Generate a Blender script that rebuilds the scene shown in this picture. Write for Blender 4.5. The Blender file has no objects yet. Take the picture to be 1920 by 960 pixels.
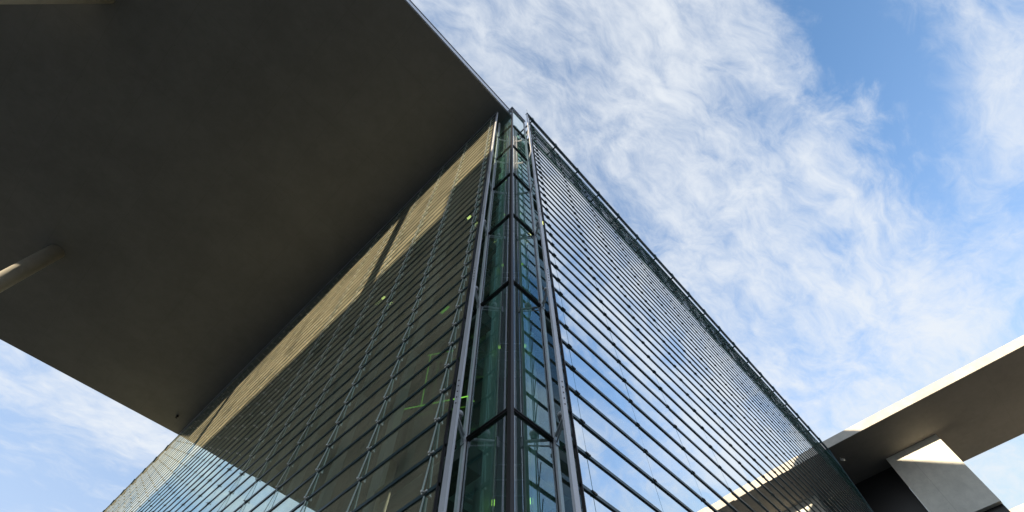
import bpy, bmesh, math, random
from mathutils import Vector, Matrix
random.seed(7)
sc = bpy.context.scene
COL = sc.collection

# ------------------------------------------------------------------ camera
F_PX, PY, PX = 923.9, 550.6, 982.1
yaw, pitch, roll = 0.7216362, 1.0351189, -0.0379943
fw = Vector((math.cos(pitch)*math.cos(yaw), math.cos(pitch)*math.sin(yaw), math.sin(pitch)))
rt0 = Vector((math.sin(yaw), -math.cos(yaw), 0)); up0 = rt0.cross(fw)
rt = rt0*math.cos(roll) + up0*math.sin(roll); up = up0*math.cos(roll) - rt0*math.sin(roll)
cam = bpy.data.cameras.new('camera'); camo = bpy.data.objects.new('camera', cam); COL.objects.link(camo)
m = Matrix.Identity(4)
for i in range(3):
    m[i][0], m[i][1], m[i][2] = rt[i], up[i], -fw[i]
m.translation = Vector((-3.728, -3.625, 1.6)); camo.matrix_world = m
cam.sensor_width = 36; cam.lens = F_PX/1920*36
cam.shift_x = -(PX-960)/1920; cam.shift_y = (PY-480)/1920
cam.clip_start = .05; cam.clip_end = 5000
sc.camera = camo

# ------------------------------------------------------------------ light
SUN = Vector((1, -.16, -.11)).normalized()          # travel direction
elev = math.asin(-SUN.z); rot = math.atan2(-SUN.x, -SUN.y)
sl = bpy.data.lights.new('sun', 'SUN'); sl.energy = 5.0; sl.angle = math.radians(.5); sl.color = (1, .84, .60)
so = bpy.data.objects.new('sun', sl); COL.objects.link(so); so.rotation_euler = SUN.to_track_quat('-Z', 'Y').to_euler()
vs = sc.view_settings
vs.view_transform = 'Standard'; vs.look = 'None'; vs.gamma = 1; vs.use_curve_mapping = False; vs.exposure = 0.75
sc.cycles.max_bounces = 10; sc.cycles.transparent_max_bounces = 24; sc.cycles.caustics_reflective = False
sc.cycles.caustics_refractive = False; sc.cycles.glossy_bounces = 5; sc.cycles.diffuse_bounces = 4

class NT:
    def __init__(s, tree): s.t = tree
    def n(s, typ, **kw):
        nd = s.t.nodes.new(typ)
        for k, v in kw.items():
            if k.startswith('i_'):
                nd.inputs[k[2:].replace('_', ' ')].default_value = v
            else: setattr(nd, k, v)
        return nd
    def put(s, sock, v):
        if isinstance(v, (int, float)): sock.default_value = v
        else: s.t.links.new(v, sock)
    def m(s, op, a, b=0.0, c=0.0, clamp=False):
        nd = s.t.nodes.new('ShaderNodeMath'); nd.operation = op; nd.use_clamp = clamp
        for i, v in enumerate((a, b, c)): s.put(nd.inputs[i], v)
        return nd.outputs[0]
    def smooth(s, v, lo, hi):
        nd = s.t.nodes.new('ShaderNodeMapRange'); nd.interpolation_type = 'SMOOTHSTEP'
        s.put(nd.inputs[0], v); nd.inputs[1].default_value = lo; nd.inputs[2].default_value = hi
        return nd.outputs[0]
    def noise(s, vec, scale, detail=6, rough=.55, dist=0.0):
        nd = s.t.nodes.new('ShaderNodeTexNoise'); nd.inputs['Scale'].default_value = scale
        nd.inputs['Detail'].default_value = detail; nd.inputs['Roughness'].default_value = rough
        nd.inputs['Distortion'].default_value = dist
        if vec is not None: s.t.links.new(vec, nd.inputs['Vector'])
        return nd.outputs[0]
    def mixc(s, f, a, b):
        nd = s.t.nodes.new('ShaderNodeMix'); nd.data_type = 'RGBA'
        s.put(nd.inputs[0], f)
        for i, v in ((6, a), (7, b)):
            if isinstance(v, tuple): nd.inputs[i].default_value = (*v, 1)
            else: s.t.links.new(v, nd.inputs[i])
        return nd.outputs[2]
    def comb(s, x, y, z):
        nd = s.t.nodes.new('ShaderNodeCombineXYZ')
        for i, v in enumerate((x, y, z)): s.put(nd.inputs[i], v)
        return nd.outputs[0]

world = bpy.data.worlds.new('World'); sc.world = world; world.use_nodes = True
W = NT(world.node_tree); world.node_tree.nodes.clear()
sky = W.n('ShaderNodeTexSky', sky_type='NISHITA', sun_disc=False, sun_elevation=elev, sun_rotation=rot, air_density=1.0, dust_density=.4, ozone_density=1.6)
tc = W.n('ShaderNodeTexCoord'); sep = W.n('ShaderNodeSeparateXYZ')
world.node_tree.links.new(tc.outputs['Generated'], sep.inputs[0])
zc = W.m('MAXIMUM', sep.outputs[2], .06)
U = W.m('DIVIDE', sep.outputs[0], zc); V = W.m('DIVIDE', sep.outputs[1], zc)
# cloud layer: position on a plane overhead, wisps drawn out along one direction
P0 = W.comb(U, V, 0)
warp = W.m('SUBTRACT', W.noise(P0, 2.2, 3), .5)
warp2 = W.m('SUBTRACT', W.noise(W.comb(V, U, 3.7), 2.6, 3), .5)
a = math.radians(-12)
Ur = W.m('ADD', W.m('MULTIPLY', U, math.cos(a)), W.m('MULTIPLY', V, math.sin(a)))
Vr = W.m('SUBTRACT', W.m('MULTIPLY', V, math.cos(a)), W.m('MULTIPLY', U, math.sin(a)))
Ps = W.comb(W.m('ADD', W.m('MULTIPLY', Ur, 1.0), W.m('MULTIPLY', warp, .22)), W.m('ADD', W.m('MULTIPLY', Vr, 1.7), W.m('MULTIPLY', warp2, .3)), 1.3)
nA = W.noise(Ps, 4.2, 11, .63, .35)
nB = W.noise(Ps, 13.0, 8, .66, .6)
nC = W.noise(P0, 1.1, 3)
fb = W.m('ADD', W.m('ADD', W.m('MULTIPLY', nA, .58), W.m('MULTIPLY', nB, .30)), W.m('MULTIPLY', nC, .12))
# long clear lane between the two cloud fields, on the side away from the roof
lane_c = W.m('ADD', W.m('ADD', V, .425), W.m('ADD', W.m('MULTIPLY', warp, .30), W.m('MULTIPLY', W.m('SUBTRACT', nA, .5), .16)))
lane = W.m('POWER', 2.718, W.m('MULTIPLY', W.m('POWER', W.m('ABSOLUTE', W.m('DIVIDE', lane_c, .095)), 2.0), -1.0))
lane = W.m('MULTIPLY', lane, W.m('SUBTRACT', 1.0, W.smooth(U, .70, 1.15)))
far = W.m('MULTIPLY', W.smooth(V, 1.5, 1.72), .19)
clear2 = W.m('MULTIPLY', W.m('MULTIPLY', W.smooth(U, .84, .98), W.smooth(V, -.28, -.46)), .09)
bias = W.m('SUBTRACT', W.m('SUBTRACT', W.m('SUBTRACT', .112, clear2), W.m('MULTIPLY', lane, .27)), far)
dens = W.smooth(W.m('ADD', fb, bias), .385, .79)
dens = W.m('MULTIPLY', dens, .92)
haze = W.smooth(sep.outputs[2], .95, .15)
skyc = sky.outputs[0]
# thin milkiness everywhere, more towards the horizon
milk = W.m('ADD', .03, W.m('MULTIPLY', haze, .75))
hs = W.n('ShaderNodeVectorMath', operation='MULTIPLY'); world.node_tree.links.new(skyc, hs.inputs[0]); hs.inputs[1].default_value = (2.5, 3.25, 4.1)
hm = W.n('ShaderNodeVectorMath', operation='MINIMUM'); world.node_tree.links.new(hs.outputs[0], hm.inputs[0]); hm.inputs[1].default_value = (7.0, 7.2, 7.6)
c1 = W.mixc(milk, hm.outputs[0], (4.9, 5.4, 6.4))
c2 = W.mixc(dens, c1, (6.1, 6.4, 6.75))
bg = W.n('ShaderNodeBackground'); world.node_tree.links.new(c2, bg.inputs[0]); bg.inputs[1].default_value = .085
wo = W.n('ShaderNodeOutputWorld'); world.node_tree.links.new(bg.outputs[0], wo.inputs[0])

# ------------------------------------------------------------------ materials
def mat(name):
    mt = bpy.data.materials.new(name); mt.use_nodes = True
    t = mt.node_tree; t.nodes.clear(); n = NT(t)
    out = n.n('ShaderNodeOutputMaterial')
    return mt, n, out
def simple(name, col, rough=.5, metal=0.0, var=.12, scale=3.0, bump=0.0, bscale=30., spec=.5):
    mt, n, out = mat(name)
    b = n.n('ShaderNodeBsdfPrincipled'); tcd = n.n('ShaderNodeTexCoord')
    nz = n.noise(tcd.outputs['Object'], scale, 6, .6)
    c = n.mixc(nz, tuple(x*(1-var) for x in col), tuple(min(1, x*(1+var)) for x in col))
    n.t.links.new(c, b.inputs['Base Color']); b.inputs['Roughness'].default_value = rough; b.inputs['Metallic'].default_value = metal
    b.inputs['Specular IOR Level'].default_value = spec
    if bump:
        bp = n.n('ShaderNodeBump'); bp.inputs['Strength'].default_value = bump; bp.inputs['Distance'].default_value = .02
        n.t.links.new(n.noise(tcd.outputs['Object'], bscale, 4), bp.inputs['Height']); n.t.links.new(bp.outputs[0], b.inputs['Normal'])
    n.t.links.new(b.outputs[0], out.inputs[0])
    return mt
def concrete(name, col, seam=(2.6, 5.2), seamw=.012, blot=.16):
    """smooth cast concrete: cloudy tone, pores, faint formwork joints"""
    mt, n, out = mat(name)
    b = n.n('ShaderNodeBsdfPrincipled'); tcd = n.n('ShaderNodeTexCoord'); o = tcd.outputs['Object']
    big = n.noise(o, .35, 5, .6); mid = n.noise(o, 2.1, 6, .65, .4)
    f = n.m('ADD', n.m('MULTIPLY', big, .6), n.m('MULTIPLY', mid, .4))
    c = n.mixc(n.smooth(f, .3, .7), tuple(x*(1-blot) for x in col), tuple(min(1, x*(1+blot)) for x in col))
    # streaks and pores
    vo = n.n('ShaderNodeTexVoronoi'); vo.inputs['Scale'].default_value = 1.7; n.t.links.new(o, vo.inputs['Vector'])
    pore = n.m('SUBTRACT', 1.0, n.smooth(vo.outputs['Distance'], .03, .075))
    c = n.mixc(n.m('MULTIPLY', pore, .35), c, tuple(x*.45 for x in col))
    sp = n.n('ShaderNodeSeparateXYZ'); n.t.links.new(o, sp.inputs[0])
    seams = None
    for ax, per in ((0, seam[0]), (1, seam[1])):
        if per:
            fr = n.m('ABSOLUTE', n.m('SUBTRACT', n.m('FRACT', n.m('DIVIDE', sp.outputs[ax], per)), .5))
            s_ = n.m('LESS_THAN', fr, seamw/per)
            seams = s_ if seams is None else n.m('MAXIMUM', seams, s_)
    if seams is not None: c = n.mixc(n.m('MULTIPLY', seams, .35), c, tuple(x*.5 for x in col))
    n.t.links.new(c, b.inputs['Base Color']); b.inputs['Roughness'].default_value = .72; b.inputs['Specular IOR Level'].default_value = .25
    bp = n.n('ShaderNodeBump'); bp.inputs['Strength'].default_value = .15; bp.inputs['Distance'].default_value = .01
    n.t.links.new(n.noise(o, 9, 6), bp.inputs['Height']); n.t.links.new(bp.outputs[0], b.inputs['Normal'])
    n.t.links.new(b.outputs[0], out.inputs[0])
    return mt
def glass(name, tint, ior, add, film, filmcol, refl=(.93, .97, 1.0), wav=0.0, back=1.0, patch=(.15, .75, 1.3)):
    mt, n, out = mat(name)
    lw = n.n('ShaderNodeLayerWeight'); lw.inputs[0].default_value = .5; r0 = ((ior-1)/(ior+1))**2
    fac = n.m('ADD', n.m('MULTIPLY', n.m('POWER', lw.outputs['Facing'], 5.0), 1-r0), r0+add, clamp=True)
    if back < 1:   # outer coating: the inner side mirrors less
        ge = n.n('ShaderNodeNewGeometry'); fac = n.m('MULTIPLY', fac, n.m('SUBTRACT', 1.0, n.m('MULTIPLY', ge.outputs['Backfacing'], 1-back)))
    tcd = n.n('ShaderNodeTexCoord')
    tr = n.n('ShaderNodeBsdfTransparent'); tr.inputs[0].default_value = (*tint, 1)
    gl = n.n('ShaderNodeBsdfGlossy'); gl.inputs['Roughness'].default_value = .012; gl.inputs[0].default_value = (*refl, 1)
    df = n.n('ShaderNodeBsdfDiffuse'); df.inputs[0].default_value = (*filmcol, 1)
    if wav:
        bp = n.n('ShaderNodeBump'); bp.inputs['Strength'].default_value = wav; bp.inputs['Distance'].default_value = .02
        n.t.links.new(n.noise(tcd.outputs['Object'], .9, 2), bp.inputs['Height']); n.t.links.new(bp.outputs[0], gl.inputs['Normal'])
    m1 = n.n('ShaderNodeMixShader'); n.put(m1.inputs[0], fac); n.t.links.new(tr.outputs[0], m1.inputs[1]); n.t.links.new(gl.outputs[0], m1.inputs[2])
    m2 = n.n('ShaderNodeMixShader')
    dn = n.noise(tcd.outputs['Object'], patch[2], 5, .6)
    n.put(m2.inputs[0], n.m('MULTIPLY', n.smooth(dn, patch[0], patch[1]), film)); n.t.links.new(m1.outputs[0], m2.inputs[1]); n.t.links.new(df.outputs[0], m2.inputs[2])
    n.t.links.new(m2.outputs[0], out.inputs[0])
    return mt
def emit(name, col, st):
    mt, n, out = mat(name); e = n.n('ShaderNodeEmission'); e.inputs[0].default_value = (*col, 1); e.inputs[1].default_value = st
    n.t.links.new(e.outputs[0], out.inputs[0]); return mt

M = dict(
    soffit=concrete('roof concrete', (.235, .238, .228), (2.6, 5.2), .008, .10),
    conc=concrete('pale concrete', (.52, .485, .43), (0, 0)),
    pier=concrete('pier concrete', (.77, .75, .68), (0, 3.4), .02, .14),
    colm=concrete('column concrete', (.46, .44, .38), (0, 0)),
    metal=simple('light grey coated steel', (.58, .59, .64), .42, .25, .06),
    coping=simple('aluminium coping', (.62, .64, .70), .35, .4, .05),
    mast=simple('mast steel', (.80, .80, .84), .4, .1, .05),
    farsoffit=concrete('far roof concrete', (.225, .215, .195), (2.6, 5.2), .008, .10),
    fin=simple('fin steel', (.56, .57, .61), .45, .2, .08),
    dark=simple('dark bronze frame', (.040, .036, .037), .4, .5, .15),
    rail=simple('louvre rail', (.024, .060, .072), .35, .15, .2, 1.5),
    edge=simple('glass edge', (.12, .30, .28), .15, 0, .25, 2.0),
    rod=simple('steel rod', (.42, .50, .46), .35, .35, .1),
    clamp=simple('clamp steel', (.72, .72, .69), .35, .3, .1),
    blackwire=simple('dark strut', (.05, .055, .06), .4, .5, .1),
    louvre=glass('louvre glass', (.66, .86, .90), 3.0, .54, .07, (.55, .58, .55), (.98, 1.0, 1.0), 0, .25),
    louvre_warm=glass('sun-warmed louvre glass', (.60, .84, .76), 3.0, .32, .24, (.70, .63, .43), (.80, .98, .93), 0, .3, (.08, .66, .9)),  # left front: warm patchy diffuse layer put in to brighten the sunlit band
    clear=glass('tilted crown glass', (.45, .66, .58), 1.6, .05, .20, (.20, .34, .26)),
    crown=glass('crown glass', (.86, .95, .94), 1.5, .06, .04, (.4, .45, .4)),
    pane=glass('corner glass', (.56, .82, .76), 1.8, .26, .12, (.20, .32, .30)),
    wall=glass('inner window glass', (.30, .40, .36), 1.6, .02, .10, (.3, .3, .25)),
    inside=simple('interior plaster', (.34, .44, .40), .8, 0, .2, .6),
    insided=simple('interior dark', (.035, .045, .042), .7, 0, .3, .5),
    green=simple('green painted steel', (.16, .34, .06), .5, 0, .1),
    slab=simple('floor edge', (.10, .11, .105), .7, 0, .2, 1),
    reflcol=simple('fin reflection column', (.78, .86, .80), .5, 0, .06),  # pale tone stands in for the fin mirrored in the corner glass
    darkwall=simple('dark cladding', (.018, .018, .019), .35, .1, .3, .4),
    ground=simple('paving', (.12, .118, .112), .85, 0, .25, .5, .3, 8),
    stone=simple('render', (.58, .54, .47), .8, 0, .12, .3),
    lamp=emit('green lamp', (.55, 1.0, .12), 2.2),
    lampw=emit('yellow lamp', (1.0, 1.0, .30), 3.2),
    lampi=emit('corner green lamp', (.6, 1.0, .15), .9),
    lampi2=emit('stair ceiling light', (.50, 1.0, .55), 6),
    greenglow=emit('green strip lamp', (.35, 1.0, .12), .42),  # strip lamp, and the glow given to the green rail
)

# ------------------------------------------------------------------ mesh helpers
def box(bm, x0, x1, y0, y1, z0, z1, mi=0):
    vs_ = [bm.verts.new((x, y, z)) for z in (z0, z1) for y in (y0, y1) for x in (x0, x1)]
    for f in ((0, 2, 3, 1), (4, 5, 7, 6), (0, 1, 5, 4), (2, 6, 7, 3), (0, 4, 6, 2), (1, 3, 7, 5)):
        bm.faces.new([vs_[i] for i in f]).material_index = mi
def tube(bm, p, q, r, n=8, mi=0, r2=None, smooth=False):
    p = Vector(p); q = Vector(q); d = (q-p).normalized()
    a_ = d.orthogonal().normalized(); b_ = d.cross(a_); r2 = r if r2 is None else r2
    c1_ = [bm.verts.new(p+(a_*math.cos(t)+b_*math.sin(t))*r) for t in (2*math.pi*i/n for i in range(n))]
    c2_ = [bm.verts.new(q+(a_*math.cos(t)+b_*math.sin(t))*r2) for t in (2*math.pi*i/n for i in range(n))]
    for i in range(n):
        f = bm.faces.new((c1_[i], c1_[(i+1) % n], c2_[(i+1) % n], c2_[i])); f.material_index = mi; f.smooth = smooth
    bm.faces.new(c1_[::-1]).material_index = mi; bm.faces.new(c2_).material_index = mi
def prism(bm, pts, z0, z1, mi=0):
    lo = [bm.verts.new((x, y, z0)) for x, y in pts]; hi = [bm.verts.new((x, y, z1)) for x, y in pts]
    n = len(pts)
    bm.faces.new(lo[::-1]).material_index = mi; bm.faces.new(hi).material_index = mi
    for i in range(n): bm.faces.new((lo[i], lo[(i+1) % n], hi[(i+1) % n], hi[i])).material_index = mi
def obj(name, bm, mats, parent=None, recalc=True):
    if recalc: bmesh.ops.recalc_face_normals(bm, faces=bm.faces)
    me = bpy.data.meshes.new(name); bm.to_mesh(me); bm.free()
    for x in (mats if isinstance(mats, (list, tuple)) else [mats]): me.materials.append(x)
    o = bpy.data.objects.new(name, me); COL.objects.link(o)
    if parent: o.parent = parent
    return o
def thing(name, label, cat, group=None):
    o = bpy.data.objects.new(name, None); COL.objects.link(o); o['label'] = label; o['category'] = cat
    if group: o['group'] = group
    return o
def tag(o, label, cat, group=None):
    o['label'] = label; o['category'] = cat
    if group: o['group'] = group
    return o
def struct(o): o['kind'] = 'structure'; return o
def P(side, s, o, z): return (s, -o, z) if side == 'r' else (-o, s, z)
def sbox(bm, side, s0, s1, o0, o1, z0, z1, mi=0):
    if side == 'r': box(bm, s0, s1, -o1, -o0, z0, z1, mi)
    else: box(bm, -o1, -o0, s0, s1, z0, z1, mi)

# ------------------------------------------------------------------ ground
bm = bmesh.new(); g_ = 1500
bm.faces.new([bm.verts.new(v) for v in ((-g_, -g_, 0), (g_, -g_, 0), (g_, g_, 0), (-g_, g_, 0))])
struct(obj('ground', bm, M['ground']))

# ------------------------------------------------------------------ glass building
G = .5; PITCH = .652; Z0 = 7.13 - 6*PITCH; S0 = .80; BAY = 1.94; RS = 1.07
ST = [3.12+3.91*k for k in range(8)]
LEN = {'r': 37.7, 'l': 62.0}
NROW = 41
B = thing('glass_building', 'tall building corner wrapped in rows of greenish glass louvres on steel rods', 'building')
for side in ('r', 'l'):
    nb = int((LEN[side]-S0)/BAY)+1
    for k in range(NROW):
        zb = Z0+k*PITCH
        bm = bmesh.new()
        crown = zb > (24.2 if side == 'r' else 99)
        for j in range(nb):
            a0 = S0 if j == 0 else RS+.97*0+(j-0)*BAY-(BAY-0)*0+0.0
            a0 = S0 if j == 0 else RS+(j)*BAY - BAY + BAY*0
            a1 = min(RS+j*BAY, LEN[side])
            if j == 0: a0 = S0
            if a1-a0 < .05: continue
            a0 += .006; a1 -= .006
            tl = math.radians(.8+random.uniform(-.22, .22)); tw = math.radians(random.uniform(-.12, .12))
            if side == 'r' and k == 39: bm.free(); break
            h0, h1 = zb+.063, zb+.063+.583
            dt = math.sin(tl)*.6; dw = math.sin(tw)*(a1-a0)*.5
            def c(s_, z_, top, right, dep=0.0): return P(side, s_, G-(dt if top else 0)+(dw if right else -dw)-dep, z_)
            q = [c(a0, h0, 0, 0), c(a1, h0, 0, 1), c(a1, h1, 1, 1), c(a0, h1, 1, 0)]
            w = [c(a0, h0, 0, 0, .016), c(a1, h0, 0, 1, .016), c(a1, h1, 1, 1, .016), c(a0, h1, 1, 0, .016)]
            if crown and zb < 28.2:   # the top rows stand tilted open
                e_ = random.uniform(-.02, .02)
                q = [P(side, a0, G+.05, h0), P(side, a1, G+.05, h0), P(side, a1, G-.05+e_, h1), P(side, a0, G-.05+e_, h1)]
                w = [P(side, a0, G+.034, h0), P(side, a1, G+.034, h0), P(side, a1, G-.066+e_, h1), P(side, a0, G-.066+e_, h1)]
            if side == 'l': q.reverse(); w.reverse()
            qv = [bm.verts.new(x) for x in q]; wv = [bm.verts.new(x) for x in w]
            f = bm.faces.new(qv); f.material_index = 0
            for i in range(4):
                f = bm.faces.new((qv[i], wv[i], wv[(i+1) % 4], qv[(i+1) % 4])); f.material_index = 1
        if side == 'r' and k == 39: continue
        lv = obj('glass_louver', bm, [(M['crown'] if zb > 28.2 else M['clear']) if crown else M['louvre' if side == 'r' else 'louvre_warm'], M['edge']], B, recalc=False)
        bm = bmesh.new()
        sbox(bm, side, S0, LEN[side], G-.02, G+(.015 if side == 'r' else .012), zb, zb+(.056 if side == 'r' else .060))
        obj('louver_rail', bm, M['rail'], lv)
    # hanging rods with clamps and struts
    j = 0
    while RS+j*BAY < LEN[side]:
        s = RS+j*BAY
        bm = bmesh.new()
        for k in range(NROW):
            zb = Z0+k*PITCH
            if side == 'r' and zb > 28.2: break
            near = s < 12
            n_ = 6 if near else 4
            if side == 'l' and s < 12:
                tube(bm, P(side, s, G+.060, zb+.03), P(side, s, G+.012, zb+PITCH-.02), .013 if s < 6 else .008, n_)   # rod segment, raked
            elif s < 12:
                tube(bm, P(side, s, G-.05, zb+.03), P(side, s, G-.05, zb+PITCH-.02), .008, n_, 2)
            tube(bm, P(side, s, G+(.075 if side == 'l' else .035), zb+.03), P(side, s, G-.05, zb+.05), .018 if s < 6 else (.013 if side == 'l' else .009), n_, 1 if side == 'l' else 2)      # clamp
            tube(bm, P(side, s-.05, G+.02, zb+.045), P(side, s+.05, G+.02, zb+.035), .018 if s < 3 else .011, n_, 1 if side == 'l' else 2)
            if s < 6:
                tube(bm, P(side, s, G-.04, zb+.02), P(side, s-.20 if s < 2 else s, G-.22, zb-.30), .008, 4, 2)      # struts back to the mast
                tube(bm, P(side, s, G-.05, zb+.02), P(side, s-.12 if s < 2 else s, G-.22, zb+.30), .008, 4, 2)
        obj('support_rod', bm, [M['rod'], M['clamp'], M['blackwire']], B)
        if j > 0:
            bm = bmesh.new(); sbox(bm, side, s-.09, s+.09, .10, .26, 0, 29.7)
            obj('facade_mast', bm, M['metal'], B)
        if side == 'l' and s < 36.5: j += 1; continue
        bm = bmesh.new()
        sbox(bm, side, s-.06, s+.06, G-.02, G+.10, 29.6, 30.06)
        cb = obj('crown_bracket', bm, M['rail'], B)
        bm = bmesh.new(); sbox(bm, side, s-.035, s+.035, -.6, G-.025, 29.62, 29.70); obj('tie', bm, M['rail'], cb)
        bm = bmesh.new(); sbox(bm, side, s-.045, s+.045, -.7, G-.15, 28.25, 28.38); obj('strut', bm, M['rail'], cb)
        j += 1
    # crown rail, gutter, end fin
    bm = bmesh.new()
    sbox(bm, side, .62, LEN[side]+.1, G-.08, G+.02, 29.95, 30.09)
    obj('crown_rail', bm, M['rail'], B)
    bm = bmesh.new()
    sbox(bm, side, .62, LEN[side]+.1, G-.02, G+.055, 30.093, 30.13)
    obj('coping', bm, M['coping'], B)
    bm = bmesh.new(); sbox(bm, side, LEN[side]+.02, LEN[side]+.12, -.4, G+.08, 0, 30.0)
    obj('end_frame', bm, M['rail'], B)
    # maintenance walkways in the cavity at every floor
    for z in ST[:-1]:
        bm = bmesh.new(); sbox(bm, side, 1.15, LEN[side], .02, .24, z-.06, z)
        obj('walkway', bm, M['slab'], B)
    # corner fin
    bm = bmesh.new()
    sbox(bm, side, .615, .725, G-.03, G+.012, 0, 30.1); sbox(bm, side, .727, .795, G-.10, G-.07, 0, 30.1)
    for k in range(5):   # bolt heads in the fin
        for z in ST[1:]:
            tube(bm, P(side, .67, G+.012, z+.22+k*.13), P(side, .67, G+.022, z+.22+k*.13), .012, 8, 1)
    obj('corner_fin', bm, [M['fin'], M['dark']], B)
    bm = bmesh.new(); sbox(bm, side, .80, .815, G-.02, G+.03, 0, 30.0)
    obj('edge_strip', bm, M['dark'], B)
    # mast beside the corner glass
    bm = bmesh.new(); sbox(bm, side, .938, 1.005, -.02, .05, 0, 30.6)
    sbox(bm, side, .922, .936, -.05, .010, 0, 30.6, 1)
    sbox(bm, side, 1.008, 1.03, -.06, .01, 0, 30.6, 1)
    obj('corner_mast', bm, [M['mast'], M['dark']], B)
    for k, z in enumerate(ST):
        # transom of the corner glass
        bm = bmesh.new()
        sbox(bm, side, .04, .915, -.04, .035, z-.045, z+.025, 1 if k == 7 else 0)
        sbox(bm, side, .04, .915, .037, .05, z-.020, z-.004, 1)
        obj('transom', bm, [M['dark'], M['coping'] if k == 7 else M['dark']], B)
        if k < 7:
            bm = bmesh.new()
            a_ = P(side, .056, 0, 0); z1 = ST[k+1]-.055
            vsx = [bm.verts.new(P(side, *v)) for v in ((.038, .004, z+.028), (.918, .004, z+.028), (.918, .004, z1), (.038, .004, z1))]
            bm.faces.new(vsx)
            obj('glass_pane', bm, M['pane'], B, recalc=False)
            # bracket arm from mast to fin
            bm = bmesh.new()
            tube(bm, P(side, .96, .051, z+.05), P(side, .72, G-.04, z+.12), .026, 8)
            tube(bm, P(side, .96, .051, z-.08), P(side, .72, G-.04, z+.04), .014, 6)
            sbox(bm, side, .69, .75, G-.09, G-.035, z-.02, z+.18)
            sbox(bm, side, .93, 1.01, .052, .07, z-.12, z+.12)
            obj('bracket_arm', bm, M['metal'], B)
    # glazing of the inner facade, bay by bay in one sheet per storey, with slab edges
    bm = bmesh.new()
    for z in ST[:-1]:
        top = min(z+3.91, 27.2)
        if top-z < .5: continue
        vsx = [bm.verts.new(P(side, *v)) for v in ((1.06, -.05, z+.2), (LEN[side]-.2, -.05, z+.2), (LEN[side]-.2, -.05, top-.2), (1.06, -.05, top-.2))]
        bm.faces.new(vsx)
    obj('window_wall', bm, M['wall'], B, recalc=False)
    bm = bmesh.new()
    s = 1.06
    while s < LEN[side]-.3:
        sbox(bm, side, s-.03, s+.03, -.12, -.055, 0, 27.2); s += BAY/2
    obj('window_frame', bm, M['dark'], B)
    for z in ST[:-1]:
        bm = bmesh.new(); sbox(bm, side, 1.06, LEN[side]-.2, -.45, -.13, z-.35, z+.12)
        obj('floor_edge', bm, M['slab'], B)
    # rear wall of the rooms, seen dimly through both skins
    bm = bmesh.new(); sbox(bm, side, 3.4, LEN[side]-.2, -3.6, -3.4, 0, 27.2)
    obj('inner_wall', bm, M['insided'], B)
    # roof slab behind the crown
    bm = bmesh.new(); sbox(bm, side, 1.3 if side == 'r' else 7.02, LEN[side]-.2, -7, -.02, 27.35, 28.1)
    obj('roof_slab', bm, M['slab'], B)
# corner mullion
bm = bmesh.new(); box(bm, -.036, .036, -.036, .036, 0, 30.62)
obj('corner_mullion', bm, M['dark'], B)
bm = bmesh.new()
prism(bm, ((-.10, -.10), (1.0, -.10), (1.0, .02), (.02, .02), (.02, 1.0), (-.10, 1.0)), 30.63, 30.80)
obj('corner_coping', bm, M['coping'], B)
# pale columns added behind the corner glass to imitate the fins' reflection
for (x, y) in ((1.43, .85), (.86, 1.45)):
    bm = bmesh.new(); tube(bm, (x, y, 0), (x, y, 27.3), .15, 20, smooth=True)
    for z in ST[:-1]: tube(bm, (x, y, z-.5), (x+(.5 if x > y else -.1), y+(-.1 if x > y else .5), z-.05), .04, 8, smooth=True)
    obj('fin_reflection', bm, M['reflcol'], B)
for z in ST[1:-1]:
    bm = bmesh.new()
    prism(bm, ((2.2, .4), (3.4, .4), (3.4, 3.4), (.4, 3.4), (.4, 2.2), (1.3, 2.2), (2.2, 1.3)), z-.30, z)
    obj('landing', bm, M['slab'], B)
    bm = bmesh.new()
    for h in (.35, .7, 1.05):
        for p, q in (((2.2, .4), (2.2, 1.3)), ((2.2, 1.3), (1.3, 2.2)), ((1.3, 2.2), (.4, 2.2))):
            tube(bm, (*p, z+h), (*q, z+h), .014, 6)
    obj('handrail', bm, M['metal'], B)
bm = bmesh.new(); box(bm, 3.45, 3.6, .3, 3.4, 0, 27.3); box(bm, .3, 3.4, 3.45, 3.6, 0, 27.3)
obj('stair_core', bm, M['inside'], B)
for (x, y) in ((.72, 1.06), (1.1, .62)):
    bm = bmesh.new()
    tube(bm, (x, y, 0), (x, y, 27), .016, 6)
    for z in ST[:-1]: tube(bm, (x-.08, y-.08, z+2.0), (x+.08, y+.08, z+2.0), .014, 6)
    obj('green_pipe', bm, M['green'], B)
for k, z in enumerate(ST[:-1]):
    for (x, y) in ((.72, 1.06), (1.1, .62)):
        bm = bmesh.new(); tube(bm, (x+.06, y+.06, z+3.25), (x+.06, y+.06, z+3.34), .025, 10); obj('wall_lamp', bm, M['lampi'], B)
# unseen block added on the roof to shade the far fascia and pier
bm = bmesh.new(); box(bm, 7.0, 34.0, 1.0, 40, 28.12, 33.3)
obj('roof_shadow_block', bm, M['stone'], B)

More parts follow.
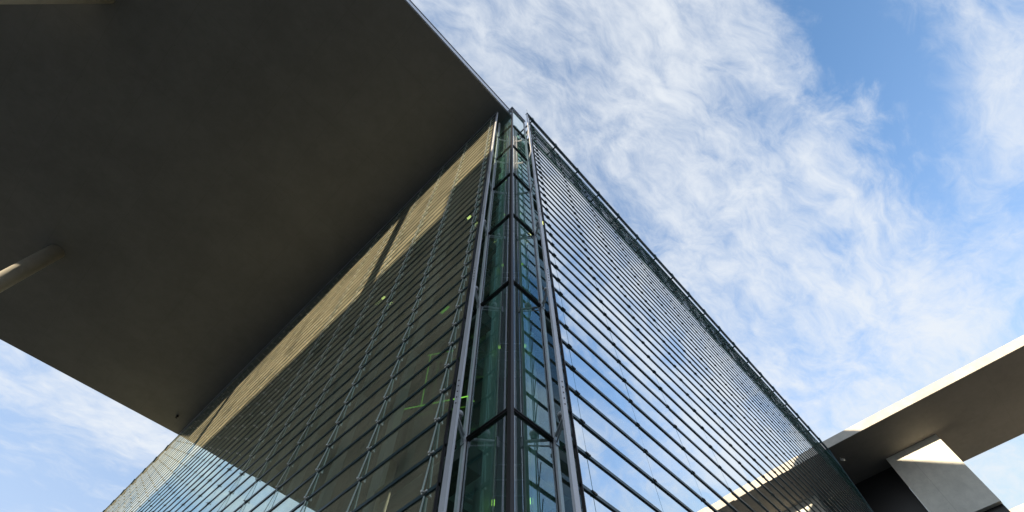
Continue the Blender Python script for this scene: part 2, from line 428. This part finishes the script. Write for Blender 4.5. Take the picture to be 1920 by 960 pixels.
# lamps inside, seen through the louvres
def lamp(label, x, y, z, dx, dy, dz, mt, grp='lamps glowing behind the louvres'):
    t = thing('ceiling_lamp', label, 'lamp', grp)
    bm = bmesh.new(); box(bm, x-dx, x+dx, y-dy, y+dy, z, z+dz); obj('diffuser', bm, mt, t)
    bm = bmesh.new(); box(bm, x-dx-.015, x+dx+.015, y-dy-.015, y+dy+.015, z+dz+.002, z+dz+.04); obj('housing', bm, M['dark'], t)
for lb, x, y, z, dx, dy, dz, k in (
    ('yellow-green lamp behind the upper left louvres near the corner', -.12, 1.95, 17.68, .04, .08, .03, 'lampw'),
    ('small yellow lamp glowing halfway along the shaded louvres', -.12, 6.65, 17.67, .04, .08, .03, 'lampw'),
    ('green strip lamp above the forked green rail behind the louvres', -.12, 2.2, 12.0, .04, .14, .03, 'greenglow'),
    ('faint pale yellow lamp behind the right louvres beside the fin', 1.88, -.12, 17.69, .12, .05, .03, 'lampw')):
    lamp(lb, x, y, z, dx, dy, dz, M[k])
# green rail behind the lower left louvres, its lit look made by emission
t = thing('glow_rail', 'glowing green rail with an upright behind the lower left louvres', 'rail')
bm = bmesh.new(); tube(bm, (-.08, .95, 7.95), (-.08, 3.16, 9.22), .011, 6); tube(bm, (-.08, 1.6, 9.82), (-.08, 2.53, 10.5), .009, 6)
obj('rail', bm, M['greenglow'], t)
bm = bmesh.new(); tube(bm, (-.07, 2.36, 8.75), (-.07, 2.44, 10.44), .008, 6)
obj('upright', bm, M['greenglow'], t)

# floodlights on the bracket arms
for side, lb0 in (('l', 'left'), ('r', 'right')):
    for k, nm in ((1, 'lowest'), (2, 'second'), (3, 'third')):
        z = ST[k]
        t = thing('floodlight', f'round grey floodlight on the {nm} bracket arm in view, {lb0} of the corner glass', 'floodlight', 'floodlights on the bracket arms')
        c_ = Vector(P(side, .84, .30, z+.26))
        bm = bmesh.new(); bmesh.ops.create_uvsphere(bm, u_segments=14, v_segments=8, radius=.075, matrix=Matrix.Translation(c_) @ Matrix.Diagonal((1, 1, .8, 1)))
        obj('housing', bm, M['fin'], t)
        bm = bmesh.new(); tube(bm, c_+Vector((0, 0, -.13)), c_+Vector((0, 0, -.05)), .05, 14, r2=.06)
        obj('lens', bm, M['dark'], t)

# ------------------------------------------------------------------ big roof on the left
t = CR = thing('concrete_roof', 'huge dark concrete roof slab overhanging the left louvred front', 'roof')
bm = bmesh.new()
prism(bm, ((.25, .27), (.25, 36.42), (-44, 36.42), (-34, 25.4), (-22.5, 11.0), (-22.5, .27)), 30.2, 31.15)  # skewed end out of view, shaped to set where the slab's shadow falls
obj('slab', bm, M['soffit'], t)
bm = bmesh.new(); box(bm, -22.5, .25, .20, .266, 30.26, 31.22)
obj('fascia', bm, M['coping'], t)
bm = bmesh.new(); box(bm, -22.5, .25, .17, .199, 31.15, 31.27)
obj('drip_edge', bm, M['dark'], t)
bm = bmesh.new(); box(bm, -1.66, -1.50, 34.45, 34.68, 30.05, 30.198); tube(bm, (-1.58, 34.5, 30.05), (-1.58, 34.3, 29.85), .05, 10)
tag(obj('spotlight', bm, M['dark']), 'small black spotlight under the roof slab near its far corner', 'spotlight')
for (x, y, lb) in ((-13.64, 26.67, 'round concrete column under the roof slab at the middle of the left edge'), (-17.6, 10.6, 'round concrete column at the top left corner, bright where the sun reaches it')):
    bm = bmesh.new(); tube(bm, (x, y, 0), (x, y, 30.198), .47, 48, smooth=True)
    for f in bm.faces:
        if len(f.verts) > 4: f.smooth = False
    tag(obj('round_column', bm, M['colm']), lb, 'column', 'round columns holding up the roof')

bm = bmesh.new(); box(bm, -16, 6.99, 1.0, 34, 31.152, 33.3); obj('slab_shadow_block', bm, M['stone'], CR)  # unseen box added to carry the shadow line across the pier
# ------------------------------------------------------------------ far roof on the right
t = thing('far_roof', 'long pale concrete roof slab beyond the right end of the glass front', 'roof')
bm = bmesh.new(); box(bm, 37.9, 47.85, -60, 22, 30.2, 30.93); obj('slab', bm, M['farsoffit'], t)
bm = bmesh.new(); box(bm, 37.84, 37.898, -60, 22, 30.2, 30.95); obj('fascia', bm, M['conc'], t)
t = thing('concrete_pier', 'broad pale concrete pier under the far roof, its top corner sunlit', 'pier')
bm = bmesh.new()
box(bm, 42.65, 47.7, -7.80, -3.55, 23.86, 30.198); box(bm, 42.65, 47.7, -7.80, -3.55, 0, 19.4)
box(bm, 43.1, 47.7, -7.79, -3.56, 19.402, 23.858, 1)
obj('wall', bm, [M['pier'], M['darkwall']], t)
t = thing('dark_wing', 'black clad building wing filling the gap between louvres and pier', 'building')
bm = bmesh.new(); box(bm, 44.0, 47.6, -3.53, 21, 0, 30.197); obj('wall', bm, M['darkwall'], t)
for z in (21.0, 25.2):
    bm = bmesh.new(); box(bm, 43.93, 43.998, -3.4, 20, z, z+.12); obj('ledge', bm, M['dark'], t)
bm = bmesh.new(); tube(bm, (39.7, -.75, 30.198), (39.7, -.75, 29.98), .04, 8); tube(bm, (39.7, -.75, 30.0), (39.62, -.95, 29.80), .10, 12)
tag(obj('spotlight', bm, M['clamp']), 'small steel spotlight under the far roof beside the glass end', 'spotlight')
t = thing('distant_roof', 'sliver of sunlit roof edge low in the bottom right corner', 'roof')
bm = bmesh.new(); box(bm, 60, 72, -60, -5, 29.4, 31.2); obj('slab', bm, M['conc'], t)
bm = bmesh.new(); box(bm, 61, 71, -58, -7, 0, 29.398); obj('wall', bm, M['stone'], t)

# ------------------------------------------------------------------ building across the square (behind the camera, keeps the low sun off the lower fronts)
t = thing('opposite_building', 'plain pale office block across the square', 'building')
bm = bmesh.new(); box(bm, -92, -64, -70, 62, 0, 26.4)
box(bm, -90, -68, 8.5, 14.0, 26.402, 29.6); box(bm, -90, -70, 24, 40, 26.402, 27.1)
obj('wall', bm, M['stone'], t)
for k in range(6):
    bm = bmesh.new()
    for j in range(40): box(bm, -63.998, -63.93, -68+j*3.2, -66.2+j*3.2, 2.0+k*4.0, 4.2+k*4.0)
    obj('window_row', bm, M['darkwall'], t)
